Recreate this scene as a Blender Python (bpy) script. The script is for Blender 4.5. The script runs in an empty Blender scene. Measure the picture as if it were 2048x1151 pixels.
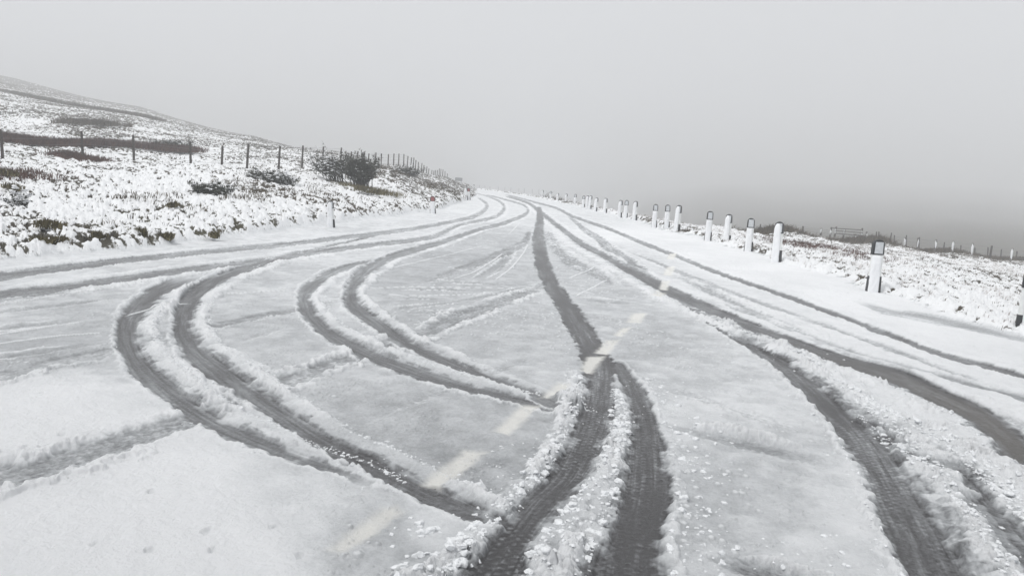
import bpy, math
import numpy as np
from mathutils import Matrix, Vector

# ---------------------------------------------------------------- camera, world, light
sc = bpy.context.scene
COL = sc.collection
W0, H0, F = 2048.0, 1151.0, 1500.0
CAMH = 1.7
ROLL = math.radians(3.5)
PITCH = math.atan(215.5 / F)
fw = np.array([0, math.cos(PITCH), -math.sin(PITCH)])
R0 = np.array([1.0, 0, 0]); U0 = np.array([0, math.sin(PITCH), math.cos(PITCH)])
rt = R0 * math.cos(ROLL) + U0 * math.sin(ROLL)
up = -R0 * math.sin(ROLL) + U0 * math.cos(ROLL)
cam = bpy.data.cameras.new('camera')
cam.sensor_width = 36.0; cam.lens = 36.0 * F / W0
cam.clip_start = 0.1; cam.clip_end = 6000
camo = bpy.data.objects.new('camera', cam); COL.objects.link(camo)
camo.matrix_world = Matrix(((rt[0], up[0], -fw[0], 0), (rt[1], up[1], -fw[1], 0), (rt[2], up[2], -fw[2], CAMH), (0, 0, 0, 1)))
sc.camera = camo

SUN_EL, SUN_AZ = 55, 240          # degrees; azimuth clockwise from +Y (behind the camera, slightly left)
w = bpy.data.worlds.new("World"); sc.world = w; w.use_nodes = True
nt = w.node_tree; nt.nodes.clear()
N = nt.nodes.new; L = nt.links.new
out = N('ShaderNodeOutputWorld'); bg = N('ShaderNodeBackground')
sky = N('ShaderNodeTexSky'); sky.sky_type = 'NISHITA'; sky.sun_disc = False
sky.sun_elevation = math.radians(SUN_EL); sky.sun_rotation = math.radians(SUN_AZ)
hs = N('ShaderNodeHueSaturation'); hs.inputs['Saturation'].default_value = 0.12
L(sky.outputs[0], hs.inputs['Color'])
tc = N('ShaderNodeTexCoord'); sx = N('ShaderNodeSeparateXYZ'); L(tc.outputs['Generated'], sx.inputs[0])
ramp = N('ShaderNodeValToRGB'); L(sx.outputs['Z'], ramp.inputs[0])   # overcast: the cloud is brighter overhead
r = ramp.color_ramp
r.elements[0].position = 0.0; r.elements[0].color = (6.2, 6.32, 6.58, 1)
r.elements[1].position = 1.0; r.elements[1].color = (10.6, 10.7, 10.85, 1)
e = r.elements.new(0.12); e.color = (6.75, 6.86, 7.1, 1)
e = r.elements.new(0.30); e.color = (7.3, 7.4, 7.6, 1)
e = r.elements.new(0.55); e.color = (8.6, 8.7, 8.85, 1)
mx = N('ShaderNodeMixRGB'); mx.inputs[0].default_value = 0.9
L(hs.outputs[0], mx.inputs[1]); L(ramp.outputs[0], mx.inputs[2])
L(mx.outputs[0], bg.inputs[0]); bg.inputs[1].default_value = 0.1
L(bg.outputs[0], out.inputs[0])
sun = bpy.data.lights.new('sun', 'SUN'); sun.energy = 1.5; sun.angle = math.radians(14); sun.color = (1, 0.985, 0.96)
so = bpy.data.objects.new('sun', sun); COL.objects.link(so)
a = math.radians(SUN_AZ); e_ = math.radians(SUN_EL)
so.rotation_euler = Vector((math.sin(a) * math.cos(e_), math.cos(a) * math.cos(e_), math.sin(e_))).to_track_quat('Z', 'Y').to_euler()
sc.view_settings.view_transform = 'Standard'; sc.view_settings.look = 'None'
sc.view_settings.exposure = 0.06; sc.view_settings.gamma = 1.0
HAZE = 0.0037
sc.cycles.volume_bounces = 4; sc.cycles.max_bounces = 8
rng = np.random.default_rng(7)

# ---------------------------------------------------------------- numeric helpers
def ray(px, py):
    cx = (px - W0 / 2) / F; cy = -(py - H0 / 2) / F
    return fw + rt * cx + up * cy
def at(px, py, Y):                      # the point on the sight line at ground distance Y
    d = ray(px, py); s = Y / d[1]
    return np.array([d[0] * s, Y, CAMH + d[2] * s])
def flat(px, py):                       # the point on the level road
    d = ray(px, py); s = -CAMH / d[2]
    return np.array([d[0] * s, d[1] * s])
def hsh(ix, iy, k):
    n = (ix.astype(np.int64) * 374761393 + iy.astype(np.int64) * 668265263 + k * 1274126177) & 0x7fffffff
    n = ((n ^ (n >> 13)) * 1274126177) & 0x7fffffff
    return ((n ^ (n >> 16)) & 0xffff) / 65535.0
def noise(x, y, k=0):
    ix = np.floor(x); iy = np.floor(y); fx = x - ix; fy = y - iy
    fx = fx * fx * fx * (fx * (fx * 6 - 15) + 10); fy = fy * fy * fy * (fy * (fy * 6 - 15) + 10)
    a = hsh(ix, iy, k); b = hsh(ix + 1, iy, k); c = hsh(ix, iy + 1, k); d = hsh(ix + 1, iy + 1, k)
    return (a + (b - a) * fx) * (1 - fy) + (c + (d - c) * fx) * fy
def fbm(x, y, k=0, o=4, g=0.5):
    s = 0; amp = 1; t = 0
    for i in range(o):
        s = s + amp * noise(x + i * 17.3, y - i * 9.1, k + i); t += amp; amp *= g; x = x * 2.03 + 0.31 * y; y = y * 2.03 - 0.31 * x * 0.49
    return s / t
def worley(x, y, k=0):
    ix = np.floor(x); iy = np.floor(y); d1 = np.full(x.shape, 9.0); idv = np.zeros(x.shape)
    for i in (-1, 0, 1):
        for j in (-1, 0, 1):
            cx = ix + i; cy = iy + j
            dx = cx + hsh(cx, cy, k + 11) - x; dy = cy + hsh(cx, cy, k + 23) - y
            d = dx * dx + dy * dy; m = d < d1
            d1 = np.where(m, d, d1); idv = np.where(m, hsh(cx, cy, k + 37), idv)
    return np.sqrt(d1), idv
def ss(a, b, x):
    t = np.clip((x - a) / (b - a), 0, 1); return t * t * (3 - 2 * t)

# ---------------------------------------------------------------- terrain
def tof(p): return p[0] / p[1]
def Ye_of(px, py):
    p = flat(px, py); return p[0] / p[1], p[1]
# left foot of the bank (edge of the road), then the rise to fence and hill: (px, py, distance)
LE = [(-500, 590), (0, 532), (268, 503), (500, 476), (690, 449), (800, 434), (885, 421), (932, 404), (950, 394)]
LP = [
 [(-500, 420, 14), (-500, 310, 26), (-500, 250, 36), (-500, 130, 70), (-500, 40, 120), (-500, 5, 200), (-500, 5, 260)],
 [(0, 412, 16), (0, 322, 28), (0, 285, 36), (0, 243, 60), (0, 190, 100), (0, 173, 150), (0, 162, 240), (0, 150, 400)],
 [(268, 405, 20), (268, 321, 36), (268, 295, 44), (268, 262, 62), (268, 240, 85), (268, 228, 120), (268, 217, 220), (268, 214, 400)],
 [(497, 400, 22.5), (497, 338, 36), (497, 318, 46), (497, 290, 66), (497, 279, 95), (497, 271, 170), (497, 272, 300)],
 [(685, 400, 28), (683, 335, 52), (683, 312, 72), (683, 303, 88), (683, 312, 150)],
 [(797, 398, 34), (797, 330, 70), (797, 331, 80), (797, 345, 150)],
 [(885, 392, 45), (885, 352, 102), (885, 352, 110), (885, 358, 180)],
 [(930, 388, 60), (930, 368, 110), (930, 366, 120), (930, 366, 200)],
 [(950, 385, 80), (950, 376, 100), (950, 372, 130), (950, 368, 200)]]
lt = []; ly = []; lprof = []
SG = np.linspace(0, 4.2, 90)
for (ex, ey), kn in zip(LE, LP):
    t0, y0 = Ye_of(ex, ey)
    P = [at(*k) for k in kn]
    t0 = tof(P[min(1, len(P) - 1)]) if ex < 940 else t0
    if ex == 950: P = [np.array([p[0], p[1], 0.02 * i]) for i, p in enumerate(P)]
    s = [0] + [math.log(p[1] / y0) for p in P]; z = [0] + [p[2] for p in P]
    lt.append(t0); ly.append(math.log(y0)); lprof.append(np.interp(SG, s, z))
lt = np.array(lt); ly = np.array(ly); lprof = np.array(lprof)
lt = np.append(lt, lt[-1] + 0.006); ly = np.append(ly, math.log(300)); lprof = np.vstack([lprof, lprof[-1] * 0])
# right side: line just behind the marker posts, then the crest and the drop into the valley
RE = [(2500, 800), (2048, 690), (1900, 640), (1762, 592), (1570, 533), (1430, 489), (1300, 455), (1200, 426), (1110, 404), (1060, 393), (1000, 385), (960, 379), (930, 375.5), (900, 373)]
RP = [
 [(2500, 600, 30), (2500, 552, 55), -6, -3, 8, 44],
 [(2048, 560, 28), (2048, 521, 56), -6, -3, 8, 44],
 [(1900, 545, 26), (1900, 503, 54), -6, -3, 8, 44],
 [(1762, 525, 26), (1762, 484, 50), -6, -5, 5, 38],
 [(1570, 493, 28), (1570, 463, 46), -5.5, -8, 0, 30],
 [(1430, 465, 33), (1430, 449, 42), -5, -12, 0, 20],
 [(1300, 441, 38), (1300, 432, 46), -5, -18, -12, 0],
 [(1200, 420, 52), (1200, 415, 58), -6, -45, -70, -30],
 [(1110, 402, 74), (1110, 400, 80), -6, -45, -70, -30],
 [(1060, 392, 94), (1060, 391, 98), -6, -45, -70, -30],
 [(1000, 384, 112), (1000, 383.5, 114), -6, -45, -70, -30],
 [(960, 378.5, 138), (960, 378, 142), -4, -40, -70, -30],
 [(930, 375, 158), (930, 374.5, 165), -3, -20, -30, -30],
 [(900, 372.5, 180), (900, 372, 190), -1, -2, -3, -3]]
rT = []; ry = []; rprof = []
for (ex, ey), kn in zip(RE, RP):
    t0, y0 = Ye_of(ex, ey)
    P = [at(*k) for k in kn[:2]]
    yc = P[1][1]
    s = [0] + [math.log(p[1] / y0) for p in P] + [math.log(max(yc * 2, yc + 60) / y0), math.log(350 / y0), math.log(600 / y0), math.log(1500 / y0)]
    z = [0] + [p[2] for p in P] + kn[2:]
    rT.append(t0); ry.append(math.log(y0)); rprof.append(np.interp(np.linspace(0, 5.2, 120), s, z))
rT = np.array(rT)[::-1]; ry = np.array(ry)[::-1]; rprof = np.array(rprof)[::-1]
rT = np.append(rT[0] - 0.03, rT); ry = np.append(ry[0], ry); rprof = np.vstack([rprof[0] * 0, rprof])
def tab(prof, ts, t, s, smax, n):
    ti = np.clip(np.interp(t, ts, np.arange(len(ts))), 0, len(ts) - 1.0001)
    si = np.clip(s / smax * (n - 1), 0, n - 1.0001)
    a = ti.astype(int); b = si.astype(int); fa = ti - a; fb = si - b
    fa = fa * fa * (3 - 2 * fa)
    v = (prof[a, b] * (1 - fa) * (1 - fb) + prof[a + 1, b] * fa * (1 - fb) + prof[a, b + 1] * (1 - fa) * fb + prof[a + 1, b + 1] * fa * fb)
    return np.where(s > 0, v, 0.0)
def base(x, y):
    """terrain height, s beyond the left edge, s beyond the right edge"""
    t = x / y; lY = np.log(y)
    sl = lY - np.interp(t, lt, ly); sr = lY - np.interp(t, rT, ry)
    sl = np.where(t > lt[-1], -1, sl)
    z = tab(lprof, lt, t, sl, 4.2, 90) + tab(rprof, rT, t, sr, 5.2, 120)
    return z, sl, sr
def ground(x, y):
    z, a, b = base(np.array([x], float), np.array([y], float)); return float(z[0])
def hit(px, py, y0=3.0, y1=400.0):
    d = ray(px, py); ys = np.geomspace(y0, y1, 1500)
    xs = d[0] / d[1] * ys; zs = CAMH + d[2] / d[1] * ys
    z, _, _ = base(xs, ys)
    i = np.argmax(zs <= z) if (zs <= z).any() else len(ys) - 1
    return np.array([xs[i], ys[i], z[i]])

# ---------------------------------------------------------------- grid (finer close to the viewer)
near = 750 * CAMH / np.linspace(680, 85, 1150)
mid = [near[-1]]
while mid[-1] < 170: mid.append(mid[-1] * 1.0062)
far = [mid[-1]]
while far[-1] < 1600: far.append(far[-1] * 1.03)
Yr = np.concatenate([near, mid[1:], far[1:]])
tcols = np.concatenate([np.linspace(-1.25, -0.74, 160, endpoint=False), np.linspace(-0.74, 0.74, 1380), np.linspace(0.745, 1.25, 150)])
TT, YY = np.meshgrid(tcols, Yr)
nr, nc = TT.shape
X = (TT * YY).ravel(); Y = YY.ravel()
Z, SL, SR = base(X, Y)
jit = 0.05 * (fbm(X * 1.3, Y * 0.6, 3) - 0.5)
vegL = ss(0.0, 0.05, SL + jit)
vegR = ss(0.0, 0.10, SR + jit * 2.5)
VEG = np.maximum(vegL, vegR)

# ---------------------------------------------------------------- wheel tracks
def catmull(P, n=6):
    P = np.array(P, float); Q = np.vstack([2 * P[0] - P[1], P, 2 * P[-1] - P[-2]]); o = []
    for i in range(1, len(Q) - 2):
        for k in range(n):
            u = k / n
            o.append(0.5 * ((2 * Q[i]) + (-Q[i - 1] + Q[i + 1]) * u + (2 * Q[i - 1] - 5 * Q[i] + 4 * Q[i + 1] - Q[i + 2]) * u * u + (-Q[i - 1] + 3 * Q[i] - 3 * Q[i + 1] + Q[i + 2]) * u ** 3))
    o.append(Q[-2]); return np.array(o)
class Track:
    def __init__(s, pts, horiz=False, floor=0.05, L=None, R=None, f0=0.3, f1=0.3, rough=0.02, tread=0.0, maxh=9):
        P = catmull(pts); c = []; h = []
        for i in range(len(P)):
            a = P[max(i - 1, 0)][:2]; b = P[min(i + 1, len(P) - 1)][:2]
            d = (b - a) / (np.linalg.norm(b - a) + 1e-9)
            n = np.array([1.0, 0]) if horiz else np.array([-d[1], d[0]])
            q = P[i][:2]; w_ = P[i][2] / 2
            A_ = flat(*(q - n * w_)); B_ = flat(*(q + n * w_)); C_ = flat(*q)
            c.append(C_)
            da = flat(*b) - flat(*a); da = da / (np.linalg.norm(da) + 1e-9)
            v = B_ - A_; h.append(min(abs(v[0] * da[1] - v[1] * da[0]) / 2, maxh))
        s.c = np.array(c); s.h = np.array(h); s.floor = floor; s.L = L; s.R = R; s.f0 = f0; s.f1 = f1; s.rough = rough; s.tread = tread
        s.arc = np.concatenate([[0], np.cumsum(np.linalg.norm(np.diff(s.c, axis=0), axis=1))])
    def query(s, x, y, pad):
        """indices near the track, signed lateral distance (+ = right of travel), arc, half width"""
        c = s.c; best = np.full(x.shape, 1e9); sd = np.full(x.shape, 1e9); ar = np.zeros(x.shape); hw = np.zeros(x.shape)
        lo = c.min(0) - pad - s.h.max(); hi = c.max(0) + pad + s.h.max()
        idx = np.nonzero((x > lo[0]) & (x < hi[0]) & (y > lo[1]) & (y < hi[1]))[0]
        xs = x[idx]; ys = y[idx]; b = np.full(xs.shape, 1e9); g = b.copy(); aa = np.zeros(xs.shape); hh = aa.copy(); en = aa.copy()
        for i in range(len(c) - 1):
            p = c[i]; d = c[i + 1] - p; l2 = d @ d + 1e-12; l = math.sqrt(l2)
            q = pad + s.h[i] + l
            sel = np.nonzero((np.abs(xs - p[0]) < q) & (np.abs(ys - p[1]) < q))[0]
            if len(sel) == 0: continue
            rx = xs[sel] - p[0]; ry_ = ys[sel] - p[1]
            u = np.clip((rx * d[0] + ry_ * d[1]) / l2, 0, 1)
            ex = rx - u * d[0]; ey = ry_ - u * d[1]; dd = np.sqrt(ex * ex + ey * ey)
            m = dd < b[sel]; k = sel[m]
            b[k] = dd[m]; cr = (d[0] * ry_[m] - d[1] * rx[m])
            g[k] = np.where(cr > 0, -dd[m], dd[m])
            aa[k] = s.arc[i] + u[m] * l; hh[k] = s.h[i] + (s.h[i + 1] - s.h[i]) * u[m]
        ok = b < pad + hh
        return idx[ok], g[ok], aa[ok], hh[ok]
# side spec: (width m, height m, crumble)   every path runs from the foreground away from the viewer
BANK = (0.20, 0.045, 1.0); EDGE = (0.06, 0.016, 0.7); CHUNK = (0.15, 0.032, 1.7); SOFT = (0.16, 0.02, 0.6)
TR = [
 Track([(905,1260,170),(984,1151,125),(1026,1084,95),(1085,1010,90),(1140,951,80),(1184,862,75),(1200,795,64),(1196,730,64),(1150,640,50),(1097,559,36),(1078,490,28),(1080,440,16),(1078,414,9)], True, 0.03, CHUNK + (3.9,), CHUNK + (2.6,), 0, .3, .02, 1.0),
 Track([(1262,1260,160),(1262,1151,148),(1268,1100,128),(1290,1000,102),(1293,900,78),(1285,830,50),(1262,775,44),(1232,730,34)], True, 0.02, CHUNK + (2.6,), EDGE, 0, .0, .02, .6),
 Track([(2200,985,70),(2120,940,60),(2048,906,52),(1966,840,46),(1877,795,40),(1775,750,34),(1650,712,26),(1519,663,23),(1410,617,24),(1345,586,24),(1300,563,18),(1245,534,13),(1209,513,12),(1165,489,11),(1113,450,9),(1077,421,7),(1055,406,5),(1015,393,4)], False, 0.13, (.26,.035,1.5), SOFT, 0, .3, .025, .2),
 Track([(1930,1260,150),(1868,1151,134),(1835,1084,126),(1790,995,104),(1728,889,84),(1672,831,66),(1618,778,58),(1549,722,46),(1478,682,34),(1410,640,26),(1360,605,16)], True, 0.07, (.05,.02,.5), (.26,.042,1.2), 0, .3, .02, .8),
 Track([(2160,1190,70),(2048,1106,62),(2010,1062,56),(1944,990,46),(1877,930,42),(1810,880,34),(1744,836,24),(1690,795,14)], False, 0.08, (.2,.026,1.4), (.3,.04,1.8), 0, .5, .03, .3),
 Track([(2200,812,16),(2048,758,15),(1884,712,13),(1775,672,12),(1665,629,11),(1556,589,10),(1446,551,9),(1341,509,8),(1288,488,8),(1218,459,7),(1148,434,6),(1113,417,5),(1060,402,4),(1015,390,3)], False, 0.20, EDGE, SOFT, 0, .3, .03),
 Track([(1315,571,20),(1271,537,22),(1225,503,22),(1200,480,15),(1174,463,11),(1150,443,8),(1139,434,6)], False, 0.30, EDGE, EDGE, .2, .3, .05),
 Track([(760,985,14),(722,966,26),(688,948,26),(642,935,26),(565,909,30),(462,868,38),(390,827,42),(334,786,44),(277,730,46),(255,680,46),(262,637,42),(308,591,32),(355,567,22),(406,553,12)], False, 0.22, EDGE, (.21,.04,1.2), .3, .6, .015),
 Track([(990,1050,30),(925,1022,38),(866,997,40),(800,964,44),(733,931,44),(688,910,40),(642,886,40),(591,853,40),(514,801,42),(447,755,44),(390,709,46),(366,655,42),(380,601,36),(425,565,24),(470,546,17),(520,530,13),(580,514,10)], False, 0.19, EDGE, (.18,.036,1.0), 0, .3, .015),
 Track([(1150,835,14),(1100,820,20),(1066,809,20),(1000,795,20),(933,779,22),(866,760,24),(800,737,24),(733,710,25),(667,675,26),(630,645,28),(611,616,28),(612,586,26),(640,560,18),(680,540,13),(725,527,9),(760,518,5)], False, 0.28, EDGE, (.17,.033,1.0), 0, .5, .015),
 Track([(1185,846,16),(1124,818,20),(1088,800,18),(1044,782,17),(961,752,18),(909,733,19),(856,709,20),(804,684,22),(752,650,26),(712,618,30),(700,590,30),(719,554,26),(756,528,19),(803,508,14),(877,487,10),(951,462,8),(1004,448,8),(1045,432,7),(1056,421,6),(1048,411,5),(1020,402,4),(975,390,3)], False, 0.26, EDGE, (.15,.033,1.0), 0, .3, .015),
 Track([(-260,598,18),(0,555,18),(152,535,17),(305,517,15),(520,496,14),(691,476,12),(803,462,11),(895,446,10),(940,436,9),(965,424,8),(974,410,7),(958,396,4)], False, 0.28, SOFT, EDGE, 0, .3, .04, maxh=.3),
 Track([(-260,640,18),(0,594,18),(127,577,16),(254,559,15),(381,541,13),(520,524,12),(654,503,11),(738,492,10),(858,476,9),(916,452,6),(985,436,7),(1007,420,7),(1003,406,5),(978,394,4),(950,386,3)], False, 0.28, SOFT, (.2,.03,1.5), 0, .3, .04, maxh=.3),
 Track([(560,514,5),(620,502,6),(654,495,6),(710,482,5),(760,470,4)], False, 0.2, None, EDGE, .8, .6, .05),
 Track([(-200,1025,50),(0,966,46),(154,919,44),(257,884,42),(360,848,40),(524,784,30),(620,748,26),(700,720,24),(846,670,22),(926,634,22),(995,609,18),(1060,585,12),(1110,560,8)], False, 0.40, (.10,.022,.8), (.10,.022,.8), 0, .8, .10),
 Track([(-200,805,28),(0,758,26),(103,731,22),(210,708,18),(330,682,14),(425,657,12),(514,636,12),(590,623,11),(700,600,8)], False, 0.44, None, EDGE, 0, .8, .08),
 Track([(600,905,14),(700,865,16),(850,800,14),(1000,742,12),(1120,700,10)], False, 0.52, None, None, .8, .8, .08),
 Track([(1280,760,10),(1400,800,14),(1550,850,16),(1660,888,14)], False, 0.58, None, EDGE, .5, .5, .08),
 Track([(-200,752,7),(0,719,7),(110,702,6),(231,686,5)], False, 0.40, SOFT, (.08,.03,.8), 0, .3, .06),
 Track([(-200,660,6),(0,628,6),(120,613,6),(245,597,5)], False, 0.45, EDGE, (.08,.03,.8), 0, .3, .06),
 Track([(822,573,8),(909,545,14),(995,512,16),(1046,487,14),(1060,462,8)], False, 0.42, None, EDGE, .8, .8, .08),
 Track([(952,562,10),(982,545,14),(1006,526,14),(1030,500,8)], False, 0.45, (.08,.02,.4), (.08,.02,.4), .4, .6, .05),
 Track([(770,580,4),(880,581,4),(978,585,4)], False, 0.48, (.07,.02,.6), (.07,.02,.6), .3, .3, .05),
 Track([(775,597,4),(840,599,4),(905,600,4)], False, 0.48, (.07,.02,.6), (.07,.02,.6), .3, .3, .05),
 Track([(775,622,5),(870,612,5),(943,600,5),(1000,588,5),(1050,575,4)], False, 0.44, (.08,.025,.6), (.07,.02,.6), .2, .3, .05),
 Track([(830,562,4),(930,568,4),(1055,572,4)], False, 0.48, (.07,.02,.6), (.07,.02,.6), .3, .3, .05),
 Track([(787,627,4),(860,628,5),(943,625,4)], False, 0.48, (.07,.02,.6), (.07,.02,.6), .3, .3, .05),
 Track([(1145,600,6),(1220,606,6),(1291,613,4)], False, 0.5, (.08,.02,.6), None, .3, .3, .05),
 Track([(1090,462,14),(1117,503,20),(1150,530,20),(1187,548,16),(1230,575,10)], False, 0.5, SOFT, None, .5, .5, .15),
 Track([(1318,850,8),(1370,866,12),(1478,889,16),(1611,922,20),(1690,944,12)], False, 0.42, (.16,.06,1.4), None, .3, .3, .06),
 Track([(1380,1110,10),(1480,1142,22),(1600,1185,30)], False, 0.36, (.14,.06,1.4), EDGE, .2, 0, .08),
 Track([(1700,598,6),(1770,622,14),(1848,636,18),(2048,676,24),(2200,712,26)], False, 0.62, None, None, .8, 0, .05),
 Track([(1380,590,8),(1560,655,8),(1702,708,8),(2048,800,10),(2200,842,10)], False, 0.55, SOFT, None, .8, 0, .05),
 Track([(1346,548,8),(1446,598,12),(1600,668,12),(1780,742,12),(1960,820,16),(2200,925,20)], False, 0.62, SOFT, None, .8, 0, .10),
 Track([(1250,500,4),(1400,562,7),(1560,622,8),(1750,690,9),(1960,770,10),(2200,865,12)], False, 0.60, None, SOFT, .8, 0, .08),
 Track([(-200,585,10),(0,553,9),(200,527,8),(400,505,7),(560,488,6)], False, 0.50, None, EDGE, 0, .8, .06),
 Track([(-200,625,8),(0,608,8),(100,592,8),(200,582,7),(290,572,6)], False, 0.46, SOFT, EDGE, 0, .8, .06),
 Track([(-200,700,8),(0,662,8),(120,648,8),(235,632,7)], False, 0.50, EDGE, SOFT, 0, .5, .06),
 Track([(430,700,6),(520,672,8),(600,650,6)], False, 0.52, None, EDGE, .5, .5, .06),
 Track([(1310,525,5),(1420,575,8),(1500,612,9)], False, 0.5, SOFT, SOFT, .8, .5, .05),
]
# depth of the snow lying between the tracks, and how much it has turned to grey slush
SP = [(120,860,.98),(350,1000,.99),(100,1100,1),(500,1100,.99),(300,1050,1),(620,1030,.88),(700,1080,.74),(760,1060,.68),(760,1100,.70),(800,1140,.68),(860,1060,.85),(150,960,.95),(60,820,.98),
      (780,840,.62),(900,900,.60),(720,790,.68),(1000,960,.60),(1060,850,.64),(560,690,.70),(640,720,.74),(500,620,.70),(150,640,.62),(60,690,.60),(150,600,.70),(40,610,.72),
      (900,690,.68),(1000,700,.70),(1080,690,.70),(960,640,.66),(860,640,.64),(900,520,.62),(980,480,.62),(860,560,.62),(1000,550,.66),(950,590,.64),(650,600,.8),
      (1250,780,.72),(1400,760,.76),(1300,680,.68),(1500,800,.84),(1220,620,.70),(1400,820,.85),(1150,520,.72),(1200,560,.72),
      (1450,930,.70),(1550,980,.78),(1550,1050,.78),(1650,1080,.85),(1400,1010,.66),(1650,980,.84),(1700,1060,.88),(1500,1110,.8),
      (1400,515,.96),(1500,550,.98),(1700,600,.99),(1900,670,.98),(1500,600,.88),(1700,670,.90),(1900,745,.90),(2000,650,.92),(1600,650,.88),(1800,740,.88),(2000,830,.93),(1250,470,.96),(1900,800,.9),
      (1400,580,.86),(1280,520,.8),(1100,445,.82),(1000,425,.85),(970,460,.7),(1050,405,.85),(300,560,.78),(500,545,.72),(700,500,.8),(300,503,.84),(100,528,.84),(600,475,.84),(850,445,.84),(940,410,.84),(300,530,.80),(120,575,.78),(600,500,.80),(20,640,.72),(780,475,.80),(900,458,.78)]
spw = np.array([list(flat(a_, b_)) + [c_] for a_, b_, c_ in SP])
road = np.nonzero(VEG < 0.999)[0]
rx, ry0 = X[road], Y[road]
num = np.zeros(len(road)); den = np.zeros(len(road))
lxy = np.log(ry0); lt_ = rx / ry0
for a_, b_, c_ in spw:
    d = ((lt_ - a_ / b_) * 1.1) ** 2 + ((lxy - math.log(b_)) * 0.55) ** 2
    wgt = 1 / (d * d + 2e-6); num += wgt * c_; den += wgt
cov = num / den
cov = np.clip(cov + .01 + 0.32 * (fbm(rx * 6, ry0 * 6, 46, 4, .65) - .5) * ss(1, .8, cov) + 0.16 * (fbm(rx * 1.1, ry0 * 1.1, 40, 4) - .5), 0.35, 1)

# fine coverage mottling
n1 = fbm(rx * 9, ry0 * 9, 50, 4, .6)
n2 = fbm(rx * 38, ry0 * 38, 60, 3, .6)
hgt = 0.022 * ss(.3, 1, cov) + 0.006 + 0.010 * (n1 - .5) * ss(.4, 1, cov)
# small pits in the deep snow, drifted with scattered bits
wd, wi = worley(rx * 9, ry0 * 6, 5)
wd = wd + .16 * (n1 - .5) + .2 * (n2 - .5)
pit = (wi > 0.91) * ss(.24, 0.04, wd) * ss(.85, .97, cov)
hgt -= 0.014 * pit; cov -= 0.28 * pit * n2
wd, wi = worley(rx * 16, ry0 * 13, 9)
bits = (wi > 0.76) * np.sqrt(np.clip(1 - (wd / (.25 + .25 * (wi - .8) * 5)) ** 2, 0, 1)) * ss(.5, .66, fbm(rx * .9, ry0 * .9, 91, 3) + .12 * (rx > .4)) * ss(.97, .7, cov)
wd2, wi2 = worley(rx * 30, ry0 * 24, 19)
bits2 = (wi2 > .70) * np.sqrt(np.clip(1 - (wd2 / (.2 + 1.0 * (wi2 - .7))) ** 2, 0, 1)) * ss(.44, .62, fbm(rx * 1.6, ry0 * 1.6, 95, 4, .6)) * ss(.97, .7, cov) * ss(14, 8, ry0)
bits = np.maximum(bits, bits2 * .8)
hgt += 0.011 * bits; cov = np.maximum(cov, bits * .95)
dirt = np.zeros(len(road)); RID = np.zeros(len(road)); FL = np.ones(len(road)); RC = np.zeros(len(road)); SOFTC = np.ones(len(road))
e1 = fbm(rx * 12, ry0 * 12, 70, 3, .55) - .5
wdr, wir = worley(rx * 17 + 3 * e1, ry0 * 17, 13)
lump = np.sqrt(np.clip(1 - (wdr / .75) ** 2, 0, 1)) * (.55 + .45 * wir)
wdr2, wir2 = worley(rx * 34, ry0 * 34, 17)
lump2 = np.sqrt(np.clip(1 - (wdr2 / .75) ** 2, 0, 1)) * (.4 + .6 * wir2)
lump = .65 * lump + .35 * lump2
lumpfar = ss(20, 8, ry0)
def smax(a, b): return np.maximum(a, b)
ORDER = list(range(len(TR) - 1, 10, -1)) + [9, 10, 7, 8, 6, 5, 4, 3, 2, 1, 0]     # oldest first
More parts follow.
